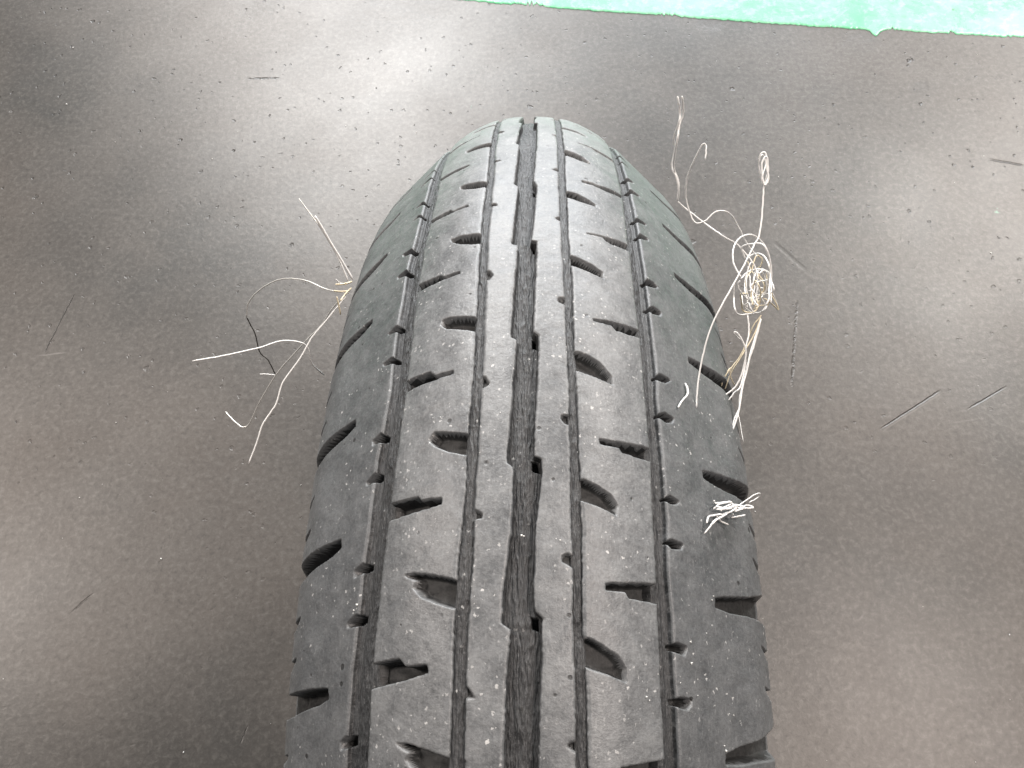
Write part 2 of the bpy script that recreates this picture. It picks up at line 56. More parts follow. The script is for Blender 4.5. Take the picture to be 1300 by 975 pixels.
WIRES = json.loads('''{"left":[[0.5,"w",[[-0.06045,0.10073,0.48221],[-0.06402,0.10537,0.48834],[-0.06748,0.10985,0.49438],[-0.07045,0.11378,0.49978]]],[0.24,"s",[[-0.06221,0.10432,0.47622],[-0.06728,0.11205,0.4811],[-0.07158,0.11788,0.48483],[-0.07634,0.12366,0.48857],[-0.07966,0.12752,0.49108]]],[0.36,"w",[[-0.06328,0.10322,0.47685],[-0.0662,0.10913,0.4833],[-0.06888,0.11287,0.48766],[-0.07183,0.11689,0.49244]]],[0.3,"s",[[-0.06429,0.09968,0.47521],[-0.0719,0.10301,0.47216],[-0.08042,0.10841,0.46938],[-0.08906,0.1115,0.46594],[-0.09542,0.11196,0.46253],[-0.10208,0.11082,0.4578],[-0.10648,0.10859,0.4532],[-0.10809,0.10566,0.44853]]],[0.28,"d",[[-0.10809,0.10566,0.44853],[-0.10695,0.10342,0.4458],[-0.10581,0.10115,0.44306],[-0.10506,0.09641,0.43779],[-0.10232,0.09425,0.43461],[-0.1003,0.09027,0.42994]]],[0.28,"w",[[-0.1003,0.09027,0.42994],[-0.10313,0.09054,0.43016],[-0.10652,0.0906,0.43031]]],[0.32,"w",[[-0.11195,0.07245,0.47724],[-0.10327,0.07676,0.47299],[-0.09353,0.082,0.46866],[-0.08763,0.08571,0.46635],[-0.08241,0.08694,0.4636],[-0.07938,0.08603,0.46094],[-0.07858,0.08215,0.45609],[-0.07495,0.07966,0.45173]]],[0.3,"s",[[-0.06419,0.09923,0.475],[-0.06948,0.09626,0.47067],[-0.07432,0.09222,0.46556],[-0.08025,0.08895,0.46092],[-0.08512,0.08587,0.45682],[-0.09129,0.08201,0.45174],[-0.09649,0.07754,0.44644],[-0.10119,0.07292,0.44117],[-0.10546,0.06773,0.43553],[-0.10859,0.06687,0.43391],[-0.11243,0.0697,0.43361],[-0.11613,0.0733,0.43353]]],[0.32,"w",[[-0.06419,0.09851,0.47466],[-0.07051,0.09067,0.47236],[-0.07527,0.08482,0.47066],[-0.07901,0.07811,0.46855],[-0.08462,0.06997,0.46609],[-0.08683,0.06292,0.46375],[-0.09097,0.05632,0.46173],[-0.09271,0.05074,0.45988],[-0.09517,0.0438,0.45761]]],[0.4,"t",[[-0.06729,0.10119,0.47824],[-0.06479,0.10249,0.47652],[-0.06243,0.10431,0.47512]]],[0.35,"t",[[-0.06632,0.09639,0.47815],[-0.06586,0.09422,0.47604],[-0.06552,0.09188,0.47378]]],[0.35,"t",[[-0.06755,0.09869,0.47817],[-0.06551,0.0995,0.47647],[-0.06301,0.10086,0.47462]]],[0.28,"w",[[-0.06709,0.10281,0.479],[-0.06609,0.1024,0.47743],[-0.06402,0.10266,0.4755]]],[0.35,"t",[[-0.06528,0.09559,0.47663],[-0.06445,0.0981,0.47609],[-0.06251,0.10177,0.47503]]]],"right":[[0.36,"w",[[0.04121,0.12464,0.53924],[0.0422,0.12167,0.53613],[0.0418,0.11891,0.53466],[0.04099,0.11746,0.53022],[0.04201,0.11743,0.52553],[0.04162,0.11497,0.52108],[0.04286,0.11168,0.52],[0.04366,0.10872,0.51767],[0.04373,0.10721,0.51433]]],[0.36,"w",[[0.04212,0.12317,0.54073],[0.04308,0.12181,0.53597],[0.04214,0.11894,0.53389],[0.04155,0.11537,0.53255],[0.04137,0.11382,0.5281],[0.04197,0.11366,0.52181],[0.04381,0.11128,0.51792],[0.04373,0.10721,0.51433]]],[0.32,"w",[[0.04373,0.10721,0.51433],[0.04659,0.10526,0.51288],[0.05184,0.10049,0.51226],[0.05643,0.09451,0.51402],[0.06126,0.09321,0.51112],[0.06578,0.08855,0.50824],[0.06638,0.08356,0.50793]]],[0.25,"w",[[0.04804,0.10513,0.53533],[0.04842,0.10921,0.53637],[0.04725,0.10944,0.53612],[0.04522,0.10671,0.53165],[0.04422,0.10498,0.52735],[0.04452,0.10201,0.52275],[0.04592,0.09806,0.52012],[0.04747,0.09565,0.51928],[0.05009,0.09605,0.51977],[0.05334,0.0986,0.52071],[0.05739,0.09895,0.51933],[0.06078,0.097,0.51511],[0.06367,0.09471,0.51084],[0.06745,0.09177,0.50735]]],[0.3,"w",[[0.06532,0.10234,0.5279],[0.06398,0.10586,0.53083],[0.06409,0.10866,0.53298],[0.06548,0.10896,0.53338],[0.06565,0.10536,0.5322],[0.0661,0.10192,0.53082],[0.06485,0.10048,0.53022],[0.06428,0.10576,0.53252],[0.06567,0.10775,0.53325],[0.06603,0.10411,0.53132],[0.06497,0.10031,0.52962],[0.06416,0.09308,0.52738],[0.06282,0.08633,0.52635],[0.06093,0.08275,0.5262],[0.05779,0.07681,0.52606],[0.05203,0.06691,0.52502],[0.0479,0.05931,0.52235],[0.04542,0.05124,0.51853],[0.04409,0.04376,0.51579],[0.04372,0.03929,0.51466]]],[0.2,"w",[[0.0638,0.10829,0.53187],[0.06533,0.10994,0.53148],[0.06606,0.10757,0.53034],[0.06421,0.10185,0.53094],[0.06581,0.10178,0.52859],[0.06747,0.10798,0.52825],[0.06571,0.10966,0.53024]]],[0.3,"w",[[0.05859,0.07762,0.51867],[0.05747,0.08013,0.51877],[0.05686,0.08259,0.51899],[0.05734,0.08673,0.51869],[0.0591,0.09056,0.51747],[0.06141,0.09335,0.5159],[0.06433,0.09528,0.51389],[0.06683,0.09564,0.51189],[0.06922,0.09453,0.50973],[0.07059,0.09208,0.50824],[0.07132,0.08896,0.50672],[0.07183,0.08627,0.50398],[0.0728,0.0844,0.49983],[0.07476,0.08316,0.49619],[0.07603,0.08167,0.49344]]],[0.32,"w",[[0.06283,0.08911,0.51067],[0.06193,0.0908,0.51173],[0.06179,0.09176,0.51281],[0.06346,0.09138,0.51457],[0.06597,0.08965,0.51727],[0.06715,0.08771,0.51716],[0.06868,0.08555,0.51443],[0.06904,0.08245,0.51207],[0.06773,0.07719,0.51314],[0.06715,0.07361,0.51375],[0.06619,0.07161,0.51336]]],[0.26,"w",[[0.05763,0.07829,0.51459],[0.05794,0.07509,0.51136],[0.05695,0.07004,0.51448],[0.05795,0.06855,0.51354],[0.06068,0.06961,0.51152],[0.06208,0.06933,0.51242]]],[0.28,"w",[[0.06478,0.09226,0.50546],[0.06645,0.09341,0.50632],[0.06811,0.09287,0.5076],[0.06897,0.09002,0.50977],[0.06916,0.0858,0.51153],[0.07015,0.08329,0.50866],[0.06869,0.0742,0.51007]]],[0.28,"w",[[0.0588,0.07772,0.51649],[0.05843,0.07712,0.51541],[0.05955,0.07578,0.5134],[0.06246,0.07606,0.5092],[0.06431,0.07831,0.50709],[0.06618,0.08245,0.50469],[0.06615,0.08506,0.50486],[0.06663,0.08722,0.50628],[0.06933,0.08854,0.50528],[0.0718,0.0892,0.50264],[0.07322,0.0887,0.49906]]],[0.3,"w",[[0.06105,0.08258,0.50986],[0.0637,0.08584,0.50843],[0.06679,0.08712,0.508],[0.06836,0.08518,0.50992],[0.07041,0.08512,0.50738],[0.07167,0.08333,0.50322]]],[0.25,"t",[[0.06365,0.08356,0.51245],[0.06464,0.08692,0.51342],[0.0657,0.08842,0.51318],[0.0678,0.08885,0.51051],[0.06805,0.08907,0.50605],[0.06608,0.08875,0.50446],[0.06428,0.0859,0.50463],[0.06421,0.08373,0.50265],[0.06587,0.08272,0.4987]]],[0.24,"w",[[0.06411,0.08474,0.50856],[0.06386,0.08185,0.50889],[0.06376,0.0797,0.50914],[0.06364,0.07721,0.50945]]],[0.22,"t",[[0.06775,0.08697,0.50507],[0.06718,0.08271,0.50426],[0.06884,0.08155,0.50395],[0.0676,0.08062,0.51028],[0.06533,0.08307,0.51216]]],[0.28,"w",[[0.06336,0.07441,0.50814],[0.06437,0.07678,0.50853],[0.06656,0.07803,0.50699],[0.06825,0.07808,0.5047],[0.06911,0.07707,0.50303],[0.06772,0.07531,0.50322],[0.06525,0.07413,0.50469],[0.06406,0.07531,0.5055],[0.06384,0.07728,0.50497],[0.06315,0.07742,0.50305],[0.06386,0.07672,0.50084],[0.06571,0.07604,0.49998]]],[0.2,"t",[[0.06577,0.07647,0.50239],[0.06756,0.07866,0.5043],[0.06598,0.07681,0.50407],[0.06839,0.07677,0.50466]]],[0.24,"t",[[0.07209,0.08281,0.50075],[0.07351,0.08037,0.49972],[0.07443,0.07886,0.49824],[0.07022,0.07857,0.50386],[0.06865,0.07963,0.50379]]],[0.26,"w",[[0.06463,0.08802,0.50346],[0.06425,0.08603,0.50225],[0.06348,0.08146,0.50413],[0.06385,0.07839,0.50422],[0.0635,0.07645,0.50357]]],[0.26,"t",[[0.06952,0.08642,0.50696],[0.06991,0.08344,0.50631],[0.07079,0.07985,0.5056],[0.06998,0.07789,0.50221],[0.0678,0.0752,0.50283]]],[0.22,"t",[[0.06533,0.0923,0.50435],[0.06638,0.0894,0.50345],[0.06761,0.08503,0.50596],[0.06788,0.08119,0.50884],[0.06754,0.07958,0.50716],[0.06475,0.07647,0.50796]]],[0.28,"w",[[0.06306,0.08218,0.50186],[0.06247,0.07773,0.50366],[0.06445,0.07727,0.50102],[0.06624,0.07579,0.50127],[0.06749,0.07408,0.50589],[0.06869,0.07549,0.50626]]],[0.28,"w",[[0.06351,0.07402,0.50352],[0.06351,0.06882,0.50272],[0.06242,0.06445,0.5021],[0.06192,0.06014,0.50147],[0.06082,0.05546,0.50083],[0.05962,0.05196,0.5004],[0.05799,0.05034,0.50039],[0.05593,0.04794,0.50032]]],[0.25,"t",[[0.0675,0.07407,0.50341],[0.06494,0.07077,0.50233],[0.06332,0.06679,0.50091],[0.06094,0.06246,0.49941],[0.05859,0.05955,0.49846],[0.05625,0.05665,0.49752],[0.05525,0.05414,0.49663]]],[0.25,"t",[[0.06785,0.07438,0.50134],[0.0657,0.06941,0.50005],[0.06279,0.06482,0.49897],[0.06032,0.06101,0.49808],[0.05828,0.05797,0.49738],[0.05627,0.0533,0.4962]]],[0.32,"w",[[0.06704,0.07219,0.50365],[0.06442,0.06434,0.5031],[0.06246,0.05945,0.50282],[0.06068,0.05423,0.50252],[0.05881,0.04792,0.50216],[0.05835,0.04482,0.50196],[0.05678,0.04169,0.5019],[0.05571,0.03862,0.50178]]],[0.3,"w",[[0.06696,0.07203,0.50468],[0.06329,0.06264,0.50392],[0.06169,0.05706,0.50344],[0.05966,0.05077,0.50296],[0.05822,0.04459,0.50247],[0.05723,0.04153,0.50227],[0.05584,0.0381,0.50208]]],[0.28,"w",[[0.05761,0.06543,0.50852],[0.05798,0.0656,0.50859],[0.05871,0.06511,0.50833],[0.05981,0.06363,0.50759],[0.06091,0.06098,0.50631],[0.06073,0.05832,0.50506],[0.05962,0.05431,0.5032],[0.05778,0.05129,0.50184],[0.0552,0.04943,0.50105],[0.0541,0.04975,0.50123]]],[0.25,"w",[[0.05761,0.06543,0.50852],[0.05854,0.06484,0.50731],[0.05964,0.06453,0.50632],[0.06042,0.06442,0.50574]]],[0.2,"t",[[0.05603,0.05615,0.50198],[0.05725,0.05737,0.50201],[0.05722,0.05564,0.50047],[0.05873,0.05351,0.49843]]],[0.2493619833956115,"w",[[0.06337,0.07516,0.5138],[0.0624,0.07776,0.51337],[0.0652,0.08049,0.51142],[0.0685,0.08056,0.51191],[0.06932,0.07805,0.51244],[0.06891,0.07704,0.51132],[0.06662,0.07889,0.5068],[0.06381,0.08058,0.50667]]],[0.2537170851214102,"w",[[0.06388,0.07899,0.51802],[0.06569,0.08059,0.51735],[0.06779,0.0807,0.51357],[0.06935,0.08136,0.5063],[0.0687,0.08071,0.50487],[0.06718,0.08099,0.50534],[0.06705,0.08396,0.50584],[0.06887,0.09033,0.50228],[0.07111,0.09186,0.50067]]],[0.20714182220752167,"w",[[0.06087,0.07903,0.51295],[0.06335,0.08533,0.51427],[0.06612,0.08295,0.50877],[0.06453,0.07492,0.50813],[0.06245,0.0792,0.50932],[0.0637,0.08703,0.50951]]],[0.2693893127032335,"t",[[0.06255,0.07162,0.51322],[0.06251,0.07525,0.51296],[0.06309,0.07757,0.51403],[0.0632,0.0776,0.51659],[0.06366,0.07548,0.51737],[0.06469,0.07446,0.51472],[0.06484,0.0729,0.51151],[0.06374,0.07131,0.51163]]],[0.29697327316602873,"w",[[0.06408,0.07174,0.51271],[0.06369,0.07482,0.51065],[0.06378,0.07854,0.51013],[0.06417,0.08061,0.51128],[0.06505,0.0833,0.51029],[0.06773,0.08764,0.50674],[0.06963,0.08838,0.50367],[0.07118,0.08733,0.50072],[0.07179,0.08571,0.49823]]],[0.2379407391944922,"w",[[0.06878,0.08724,0.49818],[0.07135,0.08701,0.49707],[0.07123,0.08574,0.49645],[0.06914,0.08237,0.49946],[0.06629,0.08214,0.49976],[0.06404,0.08267,0.50033]]],[0.28395227983928134,"t",[[0.06744,0.08607,0.49673],[0.06844,0.08441,0.49744],[0.06818,0.0812,0.49938],[0.06703,0.07703,0.50214],[0.06491,0.07533,0.50279],[0.06293,0.07598,0.50234],[0.06207,0.07683,0.50372],[0.061,0.07674,0.50782],[0.06008,0.07651,0.51127],[0.06162,0.0755,0.51309]]]],"clump":[[0.36,"w",[[0.04473,0.01198,0.52042],[0.04595,0.01241,0.51696],[0.05032,0.01383,0.51364],[0.05109,0.013,0.51174],[0.05302,0.01239,0.51254]]],[0.36,"w",[[0.04489,0.01058,0.5183],[0.0469,0.01225,0.51703],[0.05016,0.01329,0.51509],[0.05049,0.01273,0.51318],[0.04958,0.01135,0.51611],[0.04552,0.01035,0.51856]]],[0.36,"w",[[0.05085,0.01085,0.51512],[0.05378,0.01262,0.51169],[0.05705,0.01366,0.50913],[0.0556,0.01415,0.50955],[0.0524,0.01276,0.51121],[0.04929,0.01058,0.51503],[0.04685,0.00843,0.51904],[0.0442,0.00647,0.52151],[0.04143,0.00344,0.52155]]],[0.36,"w",[[0.04244,0.00631,0.52059],[0.04335,0.00819,0.51968],[0.04633,0.00916,0.51829],[0.04809,0.01018,0.5149],[0.05152,0.01202,0.51354],[0.0508,0.01393,0.51263]]],[0.36,"w",[[0.05034,0.0102,0.51523],[0.05039,0.00997,0.51292],[0.05409,0.01089,0.51208]]],[0.36,"w",[[0.04573,0.00882,0.51774],[0.04705,0.00828,0.51535],[0.04923,0.00789,0.51376]]],[0.36,"w",[[0.0437,0.00598,0.52157],[0.04452,0.00732,0.5183],[0.04684,0.00916,0.51636],[0.05052,0.01114,0.51563],[0.05214,0.01318,0.51182]]],[0.36,"w",[[0.04673,0.01021,0.51793],[0.04877,0.01213,0.51552],[0.05151,0.01342,0.51258],[0.05405,0.01286,0.51191],[0.04968,0.01136,0.51272],[0.04714,0.00961,0.51656]]],[0.36,"w",[[0.04551,0.01122,0.5183],[0.04843,0.01132,0.51643],[0.05168,0.01292,0.51344],[0.05282,0.01246,0.50964]]],[0.24,"w",[[0.05316,0.01377,0.51116],[0.05552,0.01551,0.51014],[0.05829,0.01754,0.5083],[0.06031,0.01875,0.5052],[0.06035,0.01835,0.50316],[0.05751,0.01656,0.5042]]]],"off":[[0.3,"w",[[0.04087,0.04547,0.51698],[0.04126,0.04344,0.51754],[0.04076,0.04125,0.51866],[0.03884,0.03855,0.5206],[0.03761,0.03643,0.52152]]]],"hair":[[0.1,"w",[[0.06022,0.0478,0.49303],[0.06022,0.04556,0.49349],[0.06022,0.04288,0.49403],[0.06022,0.03748,0.49499]]]],"crumb":[[1.6,-0.04048,-0.01397,0.52219],[1.5,-0.04128,-0.01509,0.52139],[1.3,0.03559,-0.02647,0.52408],[1.6,0.03572,-0.02197,0.52438],[1.0,0.04015,-0.01948,0.5205],[1.2,0.04502,-0.03616,0.51407],[1.6,0.04317,-0.04292,0.51473],[1.4,0.04353,-0.04387,0.51423],[1.1,0.03675,-0.03303,0.52224],[0.8,0.03249,-0.03083,0.52627],[2.0,-0.00196,-0.00213,0.54019],[1.6,-0.00145,-0.0023,0.54019],[1.4,0.0424,-0.0117,0.51891],[1.2,0.04295,-0.0107,0.51844],[0.7,-0.04022,0.04851,0.51813],[1.0,-0.02164,0.02805,0.53493],[0.9,-0.02367,0.02829,0.53388],[0.8,-0.00723,0.02773,0.53855],[1.0,0.02718,0.07205,0.52207],[1.4,0.02806,0.09856,0.51226],[1.0,0.0265,0.09818,0.5136],[1.4,0.0243,-0.03425,0.53182],[1.0,0.02499,-0.03482,0.53132],[1.0,-0.00915,0.00202,0.53977],[1.1,0.0056,-0.00273,0.53995],[1.2,0.00646,-0.00305,0.53987],[0.9,0.00765,-0.0037,0.53972],[1.2,-0.06143,0.05813,0.49101],[1.4,-0.06143,0.05813,0.49101],[1.0,-0.06143,0.04878,0.49326],[0.8,-0.03078,0.09479,0.513]]}''')
FLOOR = json.loads('''{"edge":[[-0.0774,0.8101],[-0.0289,0.8029],[0.1144,0.7851],[0.2773,0.7646],[0.3821,0.7528],[0.3946,0.7506],[0.3972,0.7441],[0.4005,0.7421],[0.4093,0.7503],[0.4231,0.7507],[0.5698,0.7345]],"seg_dark":[[-0.3407,0.6866],[-0.3006,0.6872],[-0.4885,0.3241],[-0.4742,0.3935],[0.3175,0.2428],[0.3816,0.2828],[0.4012,0.2626],[0.443,0.2868],[0.4883,0.557],[0.5236,0.548],[0.2427,0.287],[0.2606,0.3824],[0.2443,0.4535],[0.2752,0.4148],[-0.4,0.0719],[-0.3833,0.0895],[-0.2369,-0.0301],[-0.2327,-0.0154]],"seg_light":[[-0.4964,0.3206],[-0.4632,0.3249],[0.3185,0.2404],[0.3834,0.2811],[0.378,0.2483],[0.415,0.2538],[0.276,0.0768],[0.2682,0.0691],[-0.5671,0.4445],[-0.5586,0.4445]],"patch":[[-0.1922,0.6719],[0.4054,0.4971],[-0.4821,0.1685],[0.2414,0.0132]],"specks":[[-0.1786,0.7344],[-0.1642,0.7303],[-0.0553,0.7005],[-0.174,0.5615],[-0.2395,0.4131],[-0.2843,0.4115],[-0.2915,0.3666],[-0.2258,0.7327],[0.327,0.7545],[0.3672,0.746],[0.2134,0.7711],[0.5179,0.7329],[0.4093,0.6134],[0.3178,0.6638],[-0.5243,0.4828],[-0.152,0.5601]],"green_specks":[[-0.0737,0.6401],[0.4814,0.4883]],"stain":[[-0.3421,0.8137],[-0.1742,0.8033],[0.2126,0.7725],[0.3807,0.7445],[0.4389,0.6678]]}''')

# ---------------------------------------------------------------- small helpers
def tag(o, label=None, cat=None, group=None, kind=None):
    if label: o['label'] = label
    if cat: o['category'] = cat
    if group: o['group'] = group
    if kind: o['kind'] = kind
    return o

def mesh_obj(name, verts, faces, mat, parent=None, smooth=True, uv=None):
    me = bpy.data.meshes.new(name)
    verts = np.asarray(verts, dtype=np.float32).reshape(-1, 3)
    faces = np.asarray(faces, dtype=np.int32)
    nf, k = faces.shape
    me.vertices.add(len(verts)); me.vertices.foreach_set('co', verts.ravel())
    me.loops.add(nf * k); me.loops.foreach_set('vertex_index', faces.ravel())
    me.polygons.add(nf)
    me.polygons.foreach_set('loop_start', np.arange(0, nf * k, k, dtype=np.int32))
    me.polygons.foreach_set('loop_total', np.full(nf, k, dtype=np.int32))
    me.update(calc_edges=True)
    if smooth: me.polygons.foreach_set('use_smooth', np.ones(nf, dtype=bool))
    if uv is not None:
        l = me.uv_layers.new(name='UVMap')
        l.data.foreach_set('uv', np.asarray(uv, dtype=np.float32)[faces.ravel()].ravel())
    me.validate()
    me.materials.append(mat)
    o = bpy.data.objects.new(name, me); COL.objects.link(o)
    o.parent = parent
    return o

def hash2(i, j, seed):
    h = (i.astype(np.int64) * 374761393 + j.astype(np.int64) * 668265263 + seed * 1442695041) & 0x7fffffff
    h = ((h ^ (h >> 13)) * 1274126177) & 0x7fffffff
    return ((h ^ (h >> 16)) & 0xffff) / 65535.0

def vnoise(x, y, seed=0):
    x, y = np.broadcast_arrays(x, y)
    i = np.floor(x); j = np.floor(y); f = x - i; g = y - j
    f = f * f * (3 - 2 * f); g = g * g * (3 - 2 * g)
    i = i.astype(np.int64); j = j.astype(np.int64)
    a = hash2(i, j, seed); b = hash2(i + 1, j, seed); c = hash2(i, j + 1, seed); d = hash2(i + 1, j + 1, seed)
    return (a * (1 - f) + b * f) * (1 - g) + (c * (1 - f) + d * f) * g

def sstep(x):
    x = np.clip(x, 0, 1); return x * x * (3 - 2 * x)

# ---------------------------------------------------------------- node helpers
def new_mat(name):
    m = bpy.data.materials.new(name); m.use_nodes = True
    nt = m.node_tree; return m, nt, nt.nodes['Principled BSDF']

def N(nt, typ, **kw):
    n = nt.nodes.new(typ)
    for k, v in kw.items():
        if hasattr(n, k): setattr(n, k, v)
        else: n.inputs[k].default_value = v
    return n

def L(nt, a, b): nt.links.new(a, b)

def math_(nt, op, a, b=None, c=None):
    n = nt.nodes.new('ShaderNodeMath'); n.operation = op
    for i, v in enumerate((a, b, c)):
        if v is None: continue
        if isinstance(v, (int, float)): n.inputs[i].default_value = v
        else: L(nt, v, n.inputs[i])
    return n.outputs[0]

def noise(nt, vec, scale, detail=4, rough=0.55, dist=0.0):
    n = N(nt, 'ShaderNodeTexNoise'); L(nt, vec, n.inputs['Vector'])
    n.inputs['Scale'].default_value = scale; n.inputs['Detail'].default_value = detail
    n.inputs['Roughness'].default_value = rough; n.inputs['Distortion'].default_value = dist
    return n.outputs['Fac']

def ramp(nt, fac, stops):
    r = nt.nodes.new('ShaderNodeValToRGB'); L(nt, fac, r.inputs[0])
    while len(r.color_ramp.elements) < len(stops): r.color_ramp.elements.new(0.5)
    for e, (p, c) in zip(r.color_ramp.elements, stops):
        e.position = p; e.color = (c, c, c, 1) if isinstance(c, (int, float)) else (*c, 1)
    return r.outputs[0]

def mix(nt, fac, a, b, mode='MIX'):
    n = nt.nodes.new('ShaderNodeMix'); n.data_type = 'RGBA'; n.blend_type = mode
    for sock, v in ((n.inputs[0], fac), (n.inputs[6], a), (n.inputs[7], b)):
        if isinstance(v, (int, float)): sock.default_value = v
        elif isinstance(v, tuple): sock.default_value = (*v, 1)
        else: L(nt, v, sock)
    return n.outputs[2]

def mapping(nt, vec, scale):
    m = nt.nodes.new('ShaderNodeMapping'); m.inputs['Scale'].default_value = scale
    L(nt, vec, m.inputs[0]); return m.outputs[0]

def bump(nt, h, strength, dist, prev=None):
    b = nt.nodes.new('ShaderNodeBump'); b.inputs['Strength'].default_value = strength
    b.inputs['Distance'].default_value = dist; L(nt, h, b.inputs['Height'])
    if prev is not None: L(nt, prev, b.inputs['Normal'])
    return b.outputs[0]

def specks(nt, vec, scale, size, density):
    """random small dots: a voronoi cell carries a dot if its random value is high"""
    v = nt.nodes.new('ShaderNodeTexVoronoi'); v.inputs['Scale'].default_value = scale
    L(nt, vec, v.inputs['Vector'])
    sep = nt.nodes.new('ShaderNodeSeparateColor'); L(nt, v.outputs['Color'], sep.inputs[0])
    on = math_(nt, 'GREATER_THAN', sep.outputs[0], 1 - density)
    rad = math_(nt, 'MULTIPLY', sep.outputs[1], size)
    d = math_(nt, 'SUBTRACT', rad, v.outputs['Distance'])
    d = math_(nt, 'MULTIPLY', d, 3.0 / size)
    n = nt.nodes.new('ShaderNodeClamp'); L(nt, d, n.inputs[0])
    return math_(nt, 'MULTIPLY', n.outputs[0], on)

# ---------------------------------------------------------------- materials
def rubber(name, base, dusty, dust_hi, rough, groove=False, speck=1.0):
    m, nt, b = new_mat(name)
    tc = N(nt, 'ShaderNodeTexCoord'); obj = tc.outputs['Object']; uv = tc.outputs['UV']
    big = noise(nt, obj, 38, 5, 0.6); mid = noise(nt, obj, 170, 5, 0.65); fine = noise(nt, obj, 1100, 3, 0.75)
    dust = math_(nt, 'ADD', math_(nt, 'MULTIPLY', big, 0.25), math_(nt, 'MULTIPLY', mid, 0.40))
    dust = math_(nt, 'ADD', dust, math_(nt, 'MULTIPLY', fine, 0.35))
    f = ramp(nt, dust, [(0.40, 0.0), (0.60, 1.0)])
    col = mix(nt, f, base, dusty)
    # small scuffs running along the tread
    sc = noise(nt, mapping(nt, uv, (420, 1500, 1)), 1.0, 3, 0.6)
    col = mix(nt, math_(nt, 'MULTIPLY', ramp(nt, sc, [(0.57, 0.0), (0.76, 1.0)]), 0.45), col, dust_hi)
    # pin holes and pale grit
    pit = specks(nt, obj, 330, 0.30, 0.10)
    col = mix(nt, math_(nt, 'MULTIPLY', pit, 0.75), col, (0.016, 0.016, 0.016))
    if speck:
        wn = N(nt, 'ShaderNodeTexNoise'); L(nt, obj, wn.inputs['Vector']); wn.inputs['Scale'].default_value = 1500; wn.inputs['Detail'].default_value = 1
        ws = nt.nodes.new('ShaderNodeVectorMath'); ws.operation = 'SCALE'; ws.inputs['Scale'].default_value = 0.0011; L(nt, wn.outputs['Color'], ws.inputs[0])
        wa = nt.nodes.new('ShaderNodeVectorMath'); wa.operation = 'ADD'; L(nt, obj, wa.inputs[0]); L(nt, ws.outputs[0], wa.inputs[1])
        g1 = specks(nt, wa.outputs[0], 560, 0.30, 0.03 * speck)
        g2 = specks(nt, wa.outputs[0], 1150, 0.50, 0.22 * speck)
        patch = ramp(nt, noise(nt, obj, 60, 2, 0.5), [(0.4, 0.15), (0.65, 1.0)])
        g = math_(nt, 'MULTIPLY', math_(nt, 'MAXIMUM', g1, math_(nt, 'MULTIPLY', g2, 0.75)), patch)
        col = mix(nt, g, col, (0.60, 0.60, 0.59))
    if groove:
        crk = noise(nt, mapping(nt, uv, (480, 3000, 1)), 1.0, 4, 0.65, 1.6)
        col = mix(nt, math_(nt, 'MULTIPLY', ramp(nt, crk, [(0.54, 0.0), (0.68, 1.0)]), 0.5), col, (0.18, 0.185, 0.19))
        col = mix(nt, math_(nt, 'MULTIPLY', ramp(nt, crk, [(0.36, 1.0), (0.46, 0.0)]), 0.7), col, (0.012, 0.012, 0.012))
    L(nt, col, b.inputs['Base Color'])
    r = ramp(nt, mid, [(0.3, rough - 0.06), (0.7, rough + 0.08)])
    L(nt, r, b.inputs['Roughness'])
    b.inputs['Specular IOR Level'].default_value = 0.5
    nrm = bump(nt, mid, 0.22, 0.0004)
    nrm = bump(nt, fine, 0.55, 0.00022, nrm)
    nrm = bump(nt, math_(nt, 'SUBTRACT', 1.0, pit), 0.5, 0.0003, nrm)
    if groove:
        wr = noise(nt, mapping(nt, uv, (220, 2600, 1)), 1.0, 4, 0.6, 0.6)
        nrm = bump(nt, wr, 0.8, 0.0004, nrm)
    L(nt, nrm, b.inputs['Normal'])
    return m

MAT_TREAD = rubber('worn_tread_rubber', (0.100, 0.105, 0.110), (0.212, 0.219, 0.224), (0.34, 0.345, 0.35), 0.42)
MAT_SHOULDER = rubber('shoulder_rubber', (0.082, 0.087, 0.092), (0.152, 0.158, 0.163), (0.27, 0.275, 0.28), 0.44, speck=0.6)
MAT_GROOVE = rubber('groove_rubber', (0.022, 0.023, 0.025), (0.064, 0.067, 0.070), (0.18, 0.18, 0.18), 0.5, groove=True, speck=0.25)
MAT_RECESS_SHADE = rubber('shaded_recess_rubber', (0.020, 0.021, 0.022), (0.060, 0.062, 0.063), (0.12, 0.12, 0.12), 0.6, speck=0)  # unscuffed rubber of the cuts, darkened further to paint in their shade
MAT_SIDE = rubber('sidewall_rubber', (0.030, 0.031, 0.032), (0.055, 0.055, 0.055), (0.10, 0.10, 0.10), 0.6, speck=0.2)

def wire_mat(name, col, metal, rough):
    m, nt, b = new_mat(name)
    tc = N(nt, 'ShaderNodeTexCoord')
    n = noise(nt, tc.outputs['Object'], 260, 3, 0.6)
    dark = tuple(c * 0.72 for c in col)
    L(nt, mix(nt, n, dark, col), b.inputs['Base Color'])
    b.inputs['Metallic'].default_value = metal
    b.inputs['Roughness'].default_value = rough
    return m
MAT_WIRE = {'w': wire_mat('pale_wire', (0.98, 0.975, 0.96), 0.0, 0.3),
            't': wire_mat('tan_wire', (0.86, 0.76, 0.56), 0.1, 0.4),
            's': wire_mat('bright_steel_wire', (0.95, 0.94, 0.90), 0.35, 0.3),
            'd': wire_mat('shaded_wire', (0.05, 0.047, 0.042), 0.3, 0.4)}  # stretch of the bright steel wire, its dark reflection painted as colour

